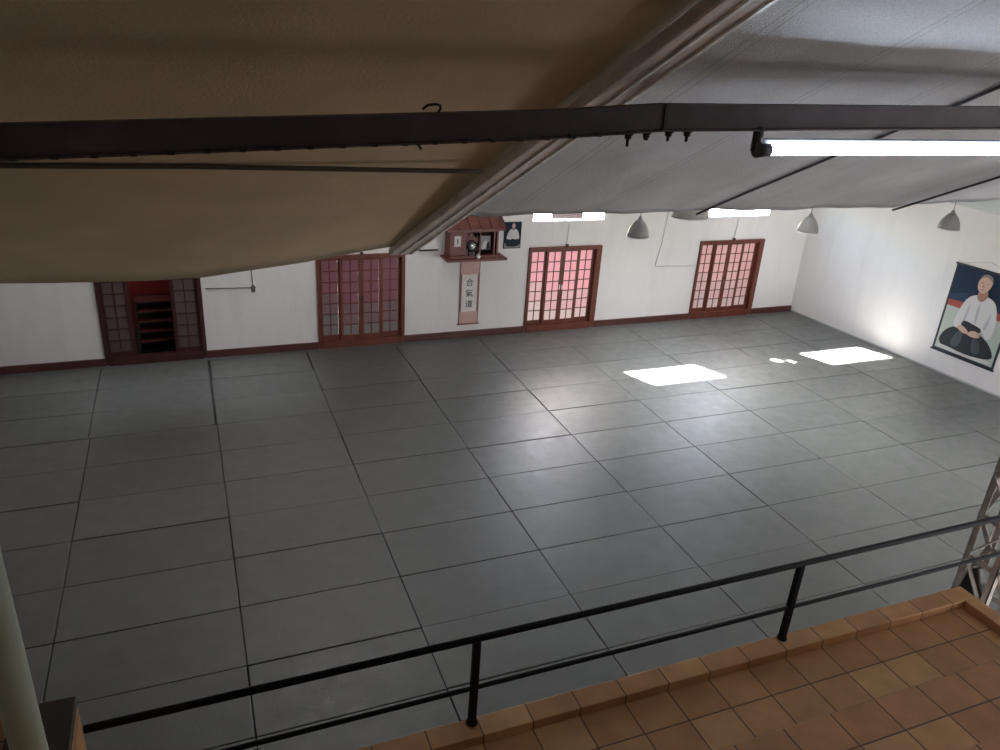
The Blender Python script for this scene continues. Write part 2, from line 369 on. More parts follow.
# ------------------------------------------------------------------ doors
def leaf(parent, x0, x1, y, z0, z1, pm, ncol=2, nrow_=7, label=None, wood='wood', low=1):
    st, bt, tp, mu = .060, .10, .05, .020
    m = MB(); d = .02
    m.box(x0, x0 + st, y - d, y + d, z0, z1); m.box(x1 - st, x1, y - d, y + d, z0, z1)
    m.box(x0 + st, x1 - st, y - d, y + d, z0, z0 + bt); m.box(x0 + st, x1 - st, y - d, y + d, z1 - tp, z1)
    gx0, gx1, gz0, gz1 = x0 + st, x1 - st, z0 + bt, z1 - tp
    for i in range(1, ncol):
        c = gx0 + (gx1 - gx0) * i / ncol; m.box(c - mu / 2, c + mu / 2, y - .014, y + .014, gz0, gz1)
    for j in range(1, nrow_):
        c = gz0 + (gz1 - gz0) * j / nrow_; m.box(gx0, gx1, y - .0135, y + .0135, c - mu / 2, c + mu / 2)
    lf = m.build('door_leaf', M[wood], parent)
    g = MB(); zc = gz0 + (gz1 - gz0) * low / nrow_; zd = gz0 + (gz1 - gz0) * (low + 2) / nrow_
    for za, zb, k_ in ((gz0, zc, 2), (zc, zd, 0), (zd, gz1, 1)): g.box(gx0 + .001, gx1 - .001, y + .002, y + .010, za, zb, k_)
    g.build('pane', list(pm), lf)
    return lf
dlabels = ['open dark lattice door at far left with a shelf rack showing between its leaves',
           'closed red-brown lattice door with dim purple panes under the canopy edge',
           'closed lattice door with bright pink panes, right of the hanging scroll',
           'closed lattice door with pale pink panes nearest the right wall corner']
for i, (a, b) in enumerate(DOORS):
    root = empty('door_%d' % (i + 1), ((a + b) / 2, YW, 0), dlabels[i], 'door', kind='structure')
    inv = Matrix.Translation((-(a + b) / 2, -YW, 0))
    X0, X1 = a - (a + b) / 2, b - (a + b) / 2
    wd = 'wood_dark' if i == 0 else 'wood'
    fr = MB(); jl, jr = .06, (.14 if i >= 2 else .08)
    fr.box(X0, X0 + jl, -.06, .10, 0, DTOP); fr.box(X1 - jr, X1, -.06, .10, 0, DTOP)
    fr.box(X0 + jl, X1 - jr, -.06, .10, DTOP - .085, DTOP); fr.box(X0 + jl, X1 - jr, -.085, .10, -.04, .15)
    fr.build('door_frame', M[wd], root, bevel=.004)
    L, R = X0 + jl, X1 - jr; z0, z1 = .15, DTOP - .085
    pm = M['pane%d' % (i + 1)]
    if i == 0:
        w = .50
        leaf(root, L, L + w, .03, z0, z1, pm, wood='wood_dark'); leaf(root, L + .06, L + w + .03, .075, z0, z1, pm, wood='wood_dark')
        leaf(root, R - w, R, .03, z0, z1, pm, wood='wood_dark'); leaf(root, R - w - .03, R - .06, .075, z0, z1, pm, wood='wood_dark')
    else:
        w = (R - L) / 4
        for q in range(4):
            lf = leaf(root, L + q * w - (.01 if q in (1, 3) else 0), L + (q + 1) * w + (.01 if q in (0, 2) else 0), .075 if q in (0, 3) else .03, z0, z1, pm, label=None, low=2 if q == 0 else 1)
        for sx in (-.035, .035):
            tag(MB().box((L + R) / 2 + sx - .012, (L + R) / 2 + sx + .012, -.004, .012, 1.02, 1.14).build('handle', M['white_paint'] if i == 2 else M['rust'], root, bevel=.003))
    # small hook on the head of the frame
    if i: MB().box(-.03, .03, -.075, -.03, DTOP - .005, DTOP + .06).build('head_block', M['rust'], root, bevel=.006)
# room behind the open door
tag(MB().box(-1.4, 3.4, 11.3, 11.4, -.05, 2.7).build('wall_storeroom', M['wall_red']), 'red wall of the room behind the open door', 'wall', kind='structure')
tag(MB().box(-1.5, -1.4, YW + .09, 11.4, -.05, 2.7).build('wall_storeroom_left', M['wall_red']), 'red side wall behind the open door, left', 'wall', kind='structure')
tag(MB().box(3.4, 3.5, YW + .09, 11.4, -.05, 2.7).build('wall_storeroom_right', M['wall_red']), 'red side wall behind the open door, right', 'wall', kind='structure')
tag(MB().box(-1.4, 3.4, YW + .09, 11.3, -.1, -.02).build('floor_storeroom', M['subfloor']), 'dark floor of the room behind the open door', 'floor', kind='structure')
tag(MB().box(-1.5, 3.5, YW + .09, 11.4, 2.7, 2.76).build('ceiling_storeroom', M['wall']), 'ceiling of the room behind the open door', 'ceiling', kind='structure')
rk = empty('shelf_rack', (1.10, 9.85, -.02), 'tall dark rack with red-brown shelf edges inside the open doorway', 'rack')
MB().box(-.42, .55, .20, .22, 0, 1.19).build('back_panel', M['black'], rk)
for sx in (-.42, .52): MB().box(sx, sx + .03, -.2, .20, 0, 1.19).build('side_panel', M['black'], rk)
M['shelf_edge'] = principled('shelf_edge_red', (.10, .018, .018), rough=.6, noise=.2)
for z in (.05, .28, .50, .72, .94, 1.15): MB().box(-.39, .52, -.21, .19, z, z + .025).build('shelf', M['shelf_edge'] if z > .2 else M['black'], rk)

# ------------------------------------------------------------------ high windows
wl = ['bright high window above the bright pink door', 'bright high window above the door nearest the right wall']
for i, (a, b, z0, z1) in enumerate(WINS):
    root = empty('window_%d' % (i + 1), ((a + b) / 2, YW, z0), wl[i], 'window', kind='structure')
    w, h = (b - a) / 2, z1 - z0; f = MB()
    f.box(-w, -w + .03, -.015, .08, 0, h); f.box(w - .03, w, -.015, .08, 0, h); f.box(-w, w, -.03, .08, -.05, .0); f.box(-w, w, -.015, .08, h - .03, h)
    f.build('window_frame', M['white_paint'], root)
    if i == 0:
        pass
    else: MB().box(-.012, .012, .04, .06, .0, h - .03).build('mullion', M['white_paint'], root)
    MB().box(-w + .03, w - .03, .065, .071, .0, h - .03).build('window_pane', M['glass'], root)

M['grey_pillar'] = principled('grey_pillar', (.0055, .0045, .0048), rough=.9, spec=0, noise=.2, nscale=5)
op = MB().box(11.86, 12.62, 13.0, 13.5, -.1, 2.55); op.box(11.78, 12.70, 12.95, 13.55, 2.55, 2.65)
tag(op.build('outside_pillar', M['grey_pillar']), 'grey pillar outside, seen through the window above the bright pink door', 'pillar')
M['yard'] = principled('yard_concrete', (.52, .51, .48), rough=.9, noise=.15, nscale=1.5)
tag(MB().box(-30, 60, YW + .1, 70, -.4, -.12).build('ground_outside', M['yard']), 'sunlit pale concrete yard outside the high windows', 'ground', kind='structure')
# ------------------------------------------------------------------ cables on the back wall
def cable(name, pts, r, m, label, cat='cable', clip=None, grp=None):
    o = MB().tube(pts, r, 8).build(name, m); tag(o, label, cat, grp); return o
Y = YW - .013
cable('wall_cable', [(3.05, Y, 1.47), (2.06, Y, 1.50)], .010, M['conduit_dark'], 'thin cable running level from the open left door to the switch', 'cable')
cable('wall_cable', [(2.99, Y, 1.52), (2.96, Y, 2.2), (2.93, Y, 3.2)], .008, M['conduit_dark'], 'thin upright cable above the small switch left of the dim purple door')
sw = MB().box(2.955, 3.03, YW - .035, YW, 1.38, 1.52).build('wall_switch', M['conduit_dark'], bevel=.006); tag(sw, 'small dark switch on the back wall left of the dim purple door', 'switch')
cable('wall_cable', [(12.78, Y, 1.52), (12.88, Y, 2.1), (13.0, Y, 3.6)], .010, M['conduit'], 'thin upright cable on white wall between the two pink doors')
cable('wall_cable', [(12.80, Y, 1.49), (14.02, Y, 1.46)], .007, M['conduit'], 'thin level cable running to the door nearest the right wall')
cable('wall_cable', [(10.22, Y, 2.73), (10.21, Y, 2.17)], .007, M['conduit'], 'thin cable dropping from the window to the bright pink door')
cable('wall_cable', [(15.12, Y, 2.73), (15.09, Y, 2.17)], .007, M['conduit'], 'thin cable dropping from the window to the door nearest the corner')
bl = MB().box(10.16, 10.28, YW - .06, YW, 2.68, 2.74).build('window_catch', M['white_paint'], bevel=.01); tag(bl, 'small white catch under the window above the bright pink door', 'catch')

# ------------------------------------------------------------------ shrine, scroll and pictures
sh = empty('wall_shrine', (7.74, YW, 1.96), 'red-brown wooden wall shrine with tiled roof above the hanging scroll', 'shrine')
MB().box(-.68, .75, -.50, 0, 0, .055).build('base_board', M['shrine'], sh, bevel=.006)
MB().box(-.60, .60, -.42, 0, .055, .115).build('plinth', M['shrine'], sh, bevel=.006)
MB().box(-.58, .56, -.025, -.002, .115, .72).build('back_panel', M['shrine_dark'], sh)
MB().box(-.585, -.535, -.38, -.025, .115, .70).build('side_panel', M['shrine'], sh, bevel=.004)
MB().box(.515, .56, -.38, -.025, .115, .70).build('side_panel', M['shrine'], sh, bevel=.004)
MB().box(-.535, -.20, -.37, -.35, .115, .66).build('front_panel', M['shrine'], sh, bevel=.003)
for x in (-.20, .10, .44): MB().box(x, x + .035, -.385, -.345, .115, .66).build('post', M['shrine'], sh, bevel=.003)
MB().box(-.585, .56, -.395, -.335, .635, .70).build('lintel', M['shrine'], sh, bevel=.004)
MB().prism([(-.20, .40), (-.09, .60), (.02, .45), (.06, .52), (.10, .40), (.10, .36), (-.165, .36)], lambda u, v, d: (u + .01, -.33 + d, v + .03), .02).build('carved_crest', M['shrine'], sh)
roof = MB()
e = [(-.70, -.50, .70), (.66, -.50, .70), (.72, 0, .97), (-.70, 0, .97)]
b0 = len(roof.v); roof.v += [(-.69, -.52, .68), (.66, -.52, .68), (.66, -.03, .955), (-.69, -.03, .955), (-.69, -.52, .73), (.66, -.52, .73), (.66, -.03, 1.005), (-.69, -.03, 1.005)]
for q in ((0, 3, 2, 1), (4, 5, 6, 7), (0, 1, 5, 4), (2, 3, 7, 6), (0, 4, 7, 3), (1, 2, 6, 5)): roof.face([b0 + i for i in q])
rf = roof.build('roof', M['shrine'], sh, bevel=.006)
for i in range(6):
    x = -.69 + i * .26
    MB().bar((x + .02, -.535, .735), (x + .02, -.03, 1.012), .03, .03).build('roof_batten', M['shrine'], rf)
MB().box(-.70, .67, -.06, 0, .97, 1.04).build('ridge_beam', M['shrine'], sh, bevel=.005)
MB().bar((.665, -.535, .715), (.665, -.02, .99), .03, .075).build('barge_board', M['shrine_dark'], sh)
# things kept in the shrine
pc = empty('paper_talisman', (7.33, YW - .373, 2.28), 'small white paper with a dark mark on the left front of the wall shrine', 'paper')
MB().box(-.075, .075, -.006, 0, 0, .24).build('paper', M['paper'], pc); MB().box(-.012, .016, -.008, -.006, .07, .17).build('ink_mark', M['ink'], pc)
mi = empty('round_mirror', (7.66, YW - .40, 2.19), 'small round black mirror standing in the middle of the wall shrine', 'mirror')
mm = MB(); mm.lathe([(0, -.015), (.115, -.015), (.125, 0), (.115, .015), (0, .015)], n=28)
mm.v = [(x, z * 1.0, y + .10) for x, y, z in mm.v]; mm.build('rim', M['black'], mi)
mm = MB(); mm.lathe([(0, -.022), (.07, -.018), (.075, -.012)], n=28); mm.v = [(x, z, y + .10) for x, y, z in mm.v]; mm.build('glass', principled('mirror_glass', (.5, .52, .5), rough=.15, metal=.8), mi)
MB().box(-.07, .07, -.02, .03, -.115, -.02).build('stand', M['black'], mi)
vb = MB().lathe([(.0, 0), (.035, .0), (.05, .03), (.055, .06), (.04, .085), (.018, .10), (.022, .115), (0, .118)], (7.80, YW - .462, 2.017), 16).build('offering_jar', principled('glazed_white', (.55, .53, .5), rough=.25)); tag(vb, 'tiny white jar on the ledge of the wall shrine in front of the mirror', 'jar')
ph = empty('framed_photo', (7.99, YW - .30, 2.17), 'small grey framed photograph inside the right side of the wall shrine', 'picture')
MB().box(-.135, .15, 0, .02, 0, .33).build('frame', M['shrine_dark'], ph)
fnp = lambda u, v, d: (u, -.002 - d, v)
MB().box(-.12, .135, -.004, 0, .015, .315).build('print', P['grey'], ph)
MB().prism([(-.06, .02), (-.05, .12), (.0, .2), (.05, .24), (.06, .15), (.03, .02)], lambda u, v, d: (u, -.005 - d, v), .002).build('printed_shapes', P['white'], ph)
MB().prism([(.05, .02), (.06, .16), (.12, .18), (.13, .02)], lambda u, v, d: (u, -.005 - d, v), .002).build('printed_shapes', P['hakama'], ph)

sc_ = empty('hanging_scroll', (7.79, YW, .3), 'pink-bordered hanging scroll with three black brush characters below the wall shrine', 'scroll')
MB().box(-.245, .245, -.016, -.010, .02, 1.62).build('backing', M['brocade_edge'], sc_)
MB().box(-.222, .222, -.018, -.016, .02, .32).build('lower_band', M['brocade'], sc_)
MB().box(-.222, .222, -.018, -.016, 1.22, 1.62).build('upper_band', M['brocade'], sc_)
MB().box(-.19, .19, -.019, -.016, .32, 1.22).build('paper', M['paper'], sc_)
MB().tube([(-.27, -.018, .015), (.27, -.018, .015)], .018, 10).build('bottom_roller', M['brocade_edge'], sc_)
def glyph(ch, size, name, mat, parent, loc, rot):
    cu = bpy.data.curves.new(name, 'FONT'); cu.body = ch; cu.size = size; cu.extrude = .001; cu.align_x = 'CENTER'; cu.align_y = 'CENTER'; cu.offset = .0015
    tmp = bpy.data.objects.new(name, cu); COL.objects.link(tmp)
    dg = bpy.context.evaluated_depsgraph_get(); me = bpy.data.meshes.new_from_object(tmp.evaluated_get(dg))
    bpy.data.objects.remove(tmp); me.materials.clear(); me.materials.append(mat)
    o = bpy.data.objects.new(name, me); COL.objects.link(o); o.parent = parent; o.location = loc; o.rotation_euler = rot; return o
for ch, z in (('合', 1.02), ('氣', .76), ('道', .50)):
    glyph(ch, .19, 'character', M['ink'], sc_, (.0, -.0205, z), (math.pi / 2, 0, 0))

def circle(cx, cy, rx, ry, n=20): return [(cx + rx * math.cos(2 * math.pi * i / n), cy + ry * math.sin(2 * math.pi * i / n)) for i in range(n)]
def blob(pts, it=2):
    for _ in range(it):
        q = []
        for i in range(len(pts)):
            a, b = pts[i], pts[(i + 1) % len(pts)]
            q += [(a[0] * .75 + b[0] * .25, a[1] * .75 + b[1] * .25), (a[0] * .25 + b[0] * .75, a[1] * .25 + b[1] * .75)]
        pts = q
    return pts
def portrait(root, W, H, layers, fn):
    mats = []; m = MB(); d = .0
    for i, (poly, k) in enumerate(layers):
        if P[k] not in mats: mats.append(P[k])
        m.prism([(u * W, v * H) for u, v in poly], lambda u, v, dd, z=.001 * i: fn(u, v, z + dd), .001, mats.index(P[k]))
    return m.build('print', mats, root)
# small portrait beside the shrine
sp_ = empty('framed_portrait', (8.57, YW, 2.10), 'small dark framed portrait of a seated person in white beside the wall shrine', 'picture')
W_, H_ = .43, .62
MB().box(0, W_, -.022, 0, 0, H_).build('frame', P['frame'], sp_, bevel=.004)
L = [([(.05, .03), (.95, .03), (.95, .97), (.05, .97)], 'navy'),
     ([(.05, .03), (.95, .03), (.95, .16), (.05, .20)], 'grey'),
     (blob([(.10, .10), (.14, .28), (.35, .38), (.68, .38), (.92, .26), (.92, .10), (.5, .06)]), 'hakama'),
     (blob([(.12, .36), (.26, .66), (.40, .75), (.66, .75), (.82, .64), (.92, .34), (.68, .36), (.52, .30), (.30, .36)]), 'white'),
     (blob([(.38, .26), (.40, .37), (.62, .37), (.64, .26)]), 'belt'),
     (circle(.53, .86, .10, .095), 'skin'), (blob([(.43, .88), (.45, .965), (.61, .965), (.63, .88), (.58, .93), (.48, .93)]), 'hair'),
     (blob([(.47, .74), (.53, .66), (.60, .74), (.57, .80), (.49, .80)]), 'skin_dark')]
portrait(sp_, W_, H_, L, lambda u, v, d: (u, -.0235 - d, v))
# white wall hanging left of the shrine
wh = empty('white_wall_hanging', (6.77, YW, 2.12), 'plain white hanging sheet with dark bottom rod, left of the wall shrine', 'wall hanging')
MB().box(-.20, .20, -.05, -.035, .03, .80).build('sheet', principled('white_sheet', (.78, .77, .75), rough=.7), wh)
MB().box(-.22, .22, -.065, 0, 0, .04).build('bottom_rod', M['rust'], wh, bevel=.008)
# large poster on the right wall (viewed from -X: left edge is at larger Y)
po = empty('portrait_poster', (xw(4.90) - .002, 4.90, .50), 'large poster of a seated person in white jacket hanging on the right wall', 'poster', rz=math.atan(.0934))
W_, H_ = 1.48, 2.05
fp = lambda u, v, d: (-.012 - d, -u, v)
MB().box(-.010, -.002, -W_, 0, 0, H_).build('backing', P['frame'], po)
L = [([(.035, .03), (.965, .03), (.965, .97), (.035, .97)], 'pale'),
     ([(.035, .60), (.965, .60), (.965, .985), (.035, .985)], 'navy'),
     ([(.035, .60), (.30, .60), (.30, .72), (.035, .66)], 'blue'),
     ([(.80, .60), (.965, .60), (.965, .70), (.80, .74)], 'blue'),
     ([(.035, .53), (.30, .53), (.30, .61), (.035, .60)], 'red'),
     ([(.78, .53), (.965, .53), (.965, .60), (.78, .61)], 'red'),
     (blob([(.05, .09), (.10, .24), (.24, .33), (.5, .36), (.76, .30), (.90, .20), (.95, .10), (.6, .06), (.3, .05)]), 'hakama'),
     (blob([(.24, .10), (.30, .28), (.42, .30), (.40, .10)]), 'hakama_light'), (blob([(.60, .09), (.56, .27), (.66, .28), (.76, .12)]), 'hakama_light'),
     (blob([(.045, .04), (.10, .09), (.55, .055), (.92, .09), (.94, .045), (.6, .035)]), 'white'),
     (blob([(.21, .33), (.24, .52), (.31, .67), (.42, .73), (.62, .745), (.76, .69), (.83, .52), (.84, .34), (.76, .28), (.68, .37), (.52, .40), (.38, .38), (.30, .31)]), 'white'),
     (blob([(.34, .40), (.36, .55), (.38, .64), (.40, .55), (.38, .40)]), 'fold'), (blob([(.66, .40), (.70, .52), (.72, .60), (.74, .50), (.71, .38)]), 'fold'),
     (blob([(.52, .42), (.50, .56), (.52, .68), (.55, .56), (.55, .42)]), 'fold'),
     (blob([(.33, .36), (.36, .43), (.52, .41), (.66, .39), (.66, .34), (.55, .33), (.42, .33)]), 'belt'),
     (blob([(.30, .31), (.30, .36), (.38, .36), (.46, .33), (.50, .29), (.42, .28)]), 'skin'),
     (blob([(.46, .28), (.50, .33), (.58, .35), (.66, .33), (.68, .29), (.58, .27)]), 'skin'),
     (blob([(.46, .80), (.44, .70), (.52, .66), (.60, .71), (.60, .80)]), 'skin_dark'),
     (blob([(.41, .90), (.40, .83), (.44, .775), (.50, .755), (.57, .79), (.61, .85), (.61, .92), (.55, .96), (.46, .955)], 3), 'skin'),
     (blob([(.41, .89), (.44, .955), (.52, .975), (.60, .95), (.625, .87), (.59, .91), (.52, .945), (.45, .93)]), 'hair'),
     (circle(.46, .868, .022, .006, 10), 'hair'), (circle(.545, .872, .022, .006, 10), 'hair'), (blob([(.49, .86), (.475, .83), (.50, .822), (.515, .83)]), 'skin_dark'), (circle(.495, .80, .032, .006, 10), 'skin_dark')]
portrait(po, W_, H_, L, fp)
MB().tube([(-.02, .02, H_ + .005), (-.02, -W_ - .02, H_ + .005)], .02, 10).build('top_rod', P['frame'], po)
MB().tube([(-.02, .02, 0), (-.02, -W_ - .02, 0)], .022, 10).build('bottom_rod', P['frame'], po)
MB().tube([(-.02, .0, H_ + .01), (-.012, -.74, H_ + .2), (-.02, -W_, H_ + .01)], .006, 6).build('hanging_cord', M['conduit'], po)

# ------------------------------------------------------------------ pendant lamps
def roof_z(x): return 8.25 if x < 6 else 3.72 + (XR + .1 - x) * (8.25 - 3.72) / (XR + .1 - 6)
lamp = empty('pendant_lamp', (0, 0, 0))
pr = [(.215, 0), (.205, .07), (.18, .16), (.145, .23), (.10, .29), (.05, .335), (.045, .33), (.093, .283), (.137, .225), (.171, .155), (.195, .07), (.205, 0)]
MB().lathe(pr, close=True, n=40).build('lamp_shade', M['shade'], lamp)
MB().lathe([(.219, -.004), (.219, .012), (.208, .012), (.208, -.004)], close=True, n=40).build('rim', M['shade_in'], lamp)
MB().lathe([(0, .325), (.046, .325), (.046, .35), (.03, .38), (.015, .40), (0, .40)], n=20).build('cap', M['shade'], lamp)
MB().lathe([(0, .10), (.04, .11), (.058, .15), (.045, .20), (.025, .25), (.025, .33), (0, .33)], n=16).build('bulb', principled('bulb_glass', (.85, .84, .8), rough=.2), lamp)
LP = [(9.80, 5.5, 3.24, 'ribbed grey pendant lamp in front of the wall between the pink doors', 0),
      (13.92, 5.5, 3.22, 'ribbed grey pendant lamp by the back right corner of the hall', 0),
      (16.67, 4.44, 3.46, 'ribbed grey pendant lamp against right wall above the large poster', 0),
      (7.62, .98, 4.65, 'backlit pendant lamp mostly hidden behind the grey canopy hem', .06)]
for i, (x, y, z, lb, tilt) in enumerate(LP):
    o = lamp if i == 0 else copy_tree(lamp)
    o.location = (x, y, z); o.rotation_euler = (0, tilt, .4 * i); tag(o, lb, 'pendant lamp', 'pendant lamps over the mats')
    if i == 3:                                       # lighter colour stands in for window glow behind this shade
        sh_ = [c_ for c_ in o.children if c_.name.startswith('lamp_shade')][0]; sh_.data = sh_.data.copy(); sh_.data.materials[0] = translucent('backlit_shade', (.80, .79, .77), .8)
    c = MB().tube([(0, 0, .39), (0, 0, roof_z(x) - z)], .008, 6)
    c.build('cord', M['cord'], o)

# ------------------------------------------------------------------ gallery
ZP = 2.5
tag(MB().box(.30, 7.57, -4.70, -3.63, ZP - .2, ZP).build('floor_gallery', M['tile_floor']), 'terracotta tiled gallery floor above the mats', 'floor', kind='structure')
tag(MB().box(.30, 7.57, -5.42, -4.67, ZP - .2, 3.08).build('floor_gallery_step', M['tile_step'], bevel=.006), 'terracotta tiled upper step of the gallery', 'floor', kind='structure')
tag(MB().box(.30, 7.57, -6.15, -5.42, ZP - .2, 3.66).build('floor_gallery_tier', M['tile_step'], bevel=.006), 'terracotta tiled third tier of the gallery', 'floor', kind='structure')
tag(MB().box(.30, 7.57, -9.0, -6.15, ZP - .2, 4.85).build('floor_gallery_top', M['tile_step'], bevel=.006), 'tiled top of the gallery where the view is taken', 'floor', kind='structure')
tag(MB().box(.30, 7.57, -9.0, -3.66, -.05, ZP - .2).build('wall_gallery', M['wall']), 'white wall carrying the front of the gallery', 'wall', kind='structure')
cb = MB().box(1.13, 7.57, -3.775, -3.625, ZP, ZP + .075).build('trim_1', M['tile_curb'], bevel=.006); tag(cb, 'low terracotta curb along the front edge of the gallery', 'curb', kind='structure')
M['tile_curb2'] = tile_mat('terracotta_curb_side', 7.0, -3.775, 1.0, .338)
cb = MB().box(7.44, 7.57, -4.67, -3.775, ZP, ZP + .075).build('trim_2', M['tile_curb2'], bevel=.006); tag(cb, 'low terracotta curb along the right end of the gallery', 'curb', kind='structure')
pi_ = empty('low_pier', (.80, -3.96, ZP), 'low terracotta pier with dark cap where the black rail ends', 'pier')
MB().box(-.45, .33, -.28, .28, 0, .94).build('body', M['tile_side'], pi_, bevel=.006)
MB().box(.06, .33, -.28, .28, .94, 1.0).build('cap', M['capwood'], pi_, bevel=.004)
MB().box(-.45, .06, -.28, .28, .94, .97).build('tiled_top', M['tile_floor'], pi_)
po_ = empty('pale_post', (1.148, -4.56, ZP), 'pale grey-green round post at the lower left beside the pier', 'post')
MB().tube([(0, 0, 0), (0, 0, 4.05)], .056, 24).build('shaft', M['pole'], po_)
MB().box(-.09, .09, -.09, .09, 0, .012).build('base_plate', M['pole'], po_)

ra = empty('guard_railing', (4.5, -3.66, ZP + .075), 'black two-bar metal railing along the front of the gallery', 'railing')
X0 = 1.13 - 4.5; X1 = 8.06 - 4.5
MB().tube([(X0, 0, .678), (X1, 0, .678)], .0215, 14).build('top_rail', M['rail'], ra)
MB().tube([(X0 + .0, 0, .29), (X1, 0, .29)], .0155, 12).build('middle_rail', M['rail'], ra)
for x in (3.215, 5.665):
    p_ = MB().box(x - 4.5 - .0215, x - 4.5 + .0215, -.0215, .0215, 0, .665).build('post', M['rail'], ra, bevel=.003)
    MB().lathe([(0, 0), (.038, 0), (.036, .012), (.024, .025), (0, .025)], (x - 4.5, 0, 0), 16).build('foot', M['rail'], p_)

# lattice column beside the gallery
lc = empty('lattice_column', (8.17, -3.46, -.04), 'grey steel lattice column standing beside the right end of the gallery', 'column')
H = 6.05; hw = .16
for sx in (-1, 1):
    for sy in (-1, 1):
        m = MB(); cx, cy = sx * hw, sy * hw
        m.box(min(cx, cx - sx * .055), max(cx, cx - sx * .055), cy - sy * .008 if sy > 0 else cy, cy if sy > 0 else cy + .008, 0, H)
        m.box(cx - .008 if sx > 0 else cx, cx if sx > 0 else cx + .008, min(cy, cy - sy * .055), max(cy, cy - sy * .055), 0, H)
        m.build('chord', M['lattice'], lc)
zz = [.1 + .42 * i for i in range(15)]
for i, (za, zb) in enumerate(zip(zz, zz[1:])):
    f = 1 if i % 2 else -1
    q = hw - .012
    br = MB()
    br.bar((-q, f * -q, za), (-q, f * q, zb), .012, .055, (1, 0, 0)); br.bar((q, f * q, za), (q, f * -q, zb), .012, .055, (1, 0, 0))
    br.bar((f * -q, q, za), (f * q, q, zb), .012, .055, (0, 1, 0)); br.bar((f * q, -q, za), (f * -q, -q, zb), .012, .055, (0, 1, 0))
    br.bar((-q, -q, za), (-q, q, za), .012, .05); br.bar((q, -q, za), (q, q, za), .012, .05)
    br.build('lacing', M['lattice'], lc)
MB().box(-.2, .2, -.2, .2, -.0, .03).build('base_plate', M['lattice'], lc)
bg = MB()
bg.prism([(-.13, .0), (-.10, .30), (-.02, .36), (.04, .22), (.13, .10), (.12, -.06), (.02, -.10)], lambda u, v, d: (-.13 + d, -u, 2.20 + v), .11)
tag(bg.build('cover', M['black'], lc, bevel=.02), 'crumpled black plastic cover tucked inside the lattice')

# ------------------------------------------------------------------ canopy over the gallery
Yb = -4.36
def plane_z(y, z0=6.63): return z0 - .5 * (y - Yb)
hem = [(-2.3, 5.03), (-1.4, 4.93), (-.4, 4.885), (.666, 4.862), (.952, 4.85), (1.252, 4.841), (1.565, 4.835), (1.893, 4.838), (2.239, 4.878), (2.597, 4.917), (2.82, 4.952), (3.047, 4.986), (3.28, 5.015), (3.56, 5.04), (3.9, 5.05)]
def lerp(tab, x):
    for (a, za), (b, zb) in zip(tab, tab[1:]):
        if x <= b:
            t = (x - a) / (b - a); return za + (zb - za) * t
    return tab[-1][1]
def grid(fn, us, vs):
    m = MB()
    for v in vs:
        for u in us: m.v.append(fn(u, v))
    n = len(us)
    for j in range(len(vs) - 1):
        for i in range(n - 1): m.face([j * n + i, j * n + i + 1, (j + 1) * n + i + 1, (j + 1) * n + i], 0, True)
    return m
YT, YH = -8.9, -1.25
def left_surf(x, y):
    drop = lerp(hem, x) - plane_z(YH)
    t = (y - YT) / (YH - YT)
    return (x, y, plane_z(y) + drop * t ** 5 + .05 * (1 - t) * (0 if x > 3.3 else 1))
def xb(y): return 3.52 - .056 * (y + 4.2)          # the line where the two sheets meet over the rafter
us = [i / 80 for i in range(81)]; vs = [YT + (YH - YT) * j / 40 for j in range(41)]
o = grid(lambda u, y: left_surf(-2.3 + (xb(y) + 2.3) * u, y), us, vs).build('canopy_sheet', M['canvas_l'], solid=.008)
tag(o, 'warm-lit sagging canvas canopy sheet left of the grey rafter', 'canopy', 'canvas canopy sheets')
def right_surf(x, y):
    s = (x - 3.6) / 2.08; f = s - math.floor(s)
    t = (y - YT) / (-1.875 - YT)
    bow = -.006 * math.sin(math.pi * f) * t
    fold = .006 * math.sin((x * 1.0 + .25 * y) * 5.1) + .004 * math.sin((x - .15 * y) * 11.7)
    rise = .055 * max(0, x - 7.7) / 1.3 * t
    return (x, y, plane_z(y) + bow + fold * t + min(rise, .1))
us = [i / 150 for i in range(151)]; vs = [YT + (-1.875 - YT) * j / 50 for j in range(51)]
o = grid(lambda u, y: right_surf(xb(y) + .012 + (12.0 - xb(y) - .012) * u, y), us, vs).build('canopy_sheet', M['canvas_r'], solid=.008)
tag(o, 'grey canvas canopy sheet lit by the fluorescent tube, right of the grey rafter', 'canopy', 'canvas canopy sheets')
# rafter: two long angle sections side by side under the seam of the two sheets
def rp(x, y, dz): return (x, y, plane_z(y, 6.56) + dz)
rf_ = empty('canopy_rafter', (3.53, -1.2, plane_z(-1.2, 6.56)), 'pale grey double rafter with worn shiny edges running under the canopy', 'rafter')
def rel(p): return (p[0] - 3.53, p[1] + 1.2, p[2] - plane_z(-1.2, 6.56))
upv = (0, .447, .894)
def rx(x, y): return x + .022 - .056 * (y + 4.2)
for x, w in ((3.483, .083), (3.570, .083)):
    s_ = MB().bar(rel(rp(rx(x, -8.8), -8.8, -.014)), rel(rp(rx(x, -1.15), -1.15, -.014)), w, .055, upv).build('strip', M['zinc'], rf_, bevel=.008)
for x in (3.5265, 3.609): MB().bar(rel(rp(rx(x, -8.8), -8.8, -.047)), rel(rp(rx(x, -1.2), -1.2, -.047)), .016, .014, upv).build('worn_edge', M['zinc_edge'], rf_)
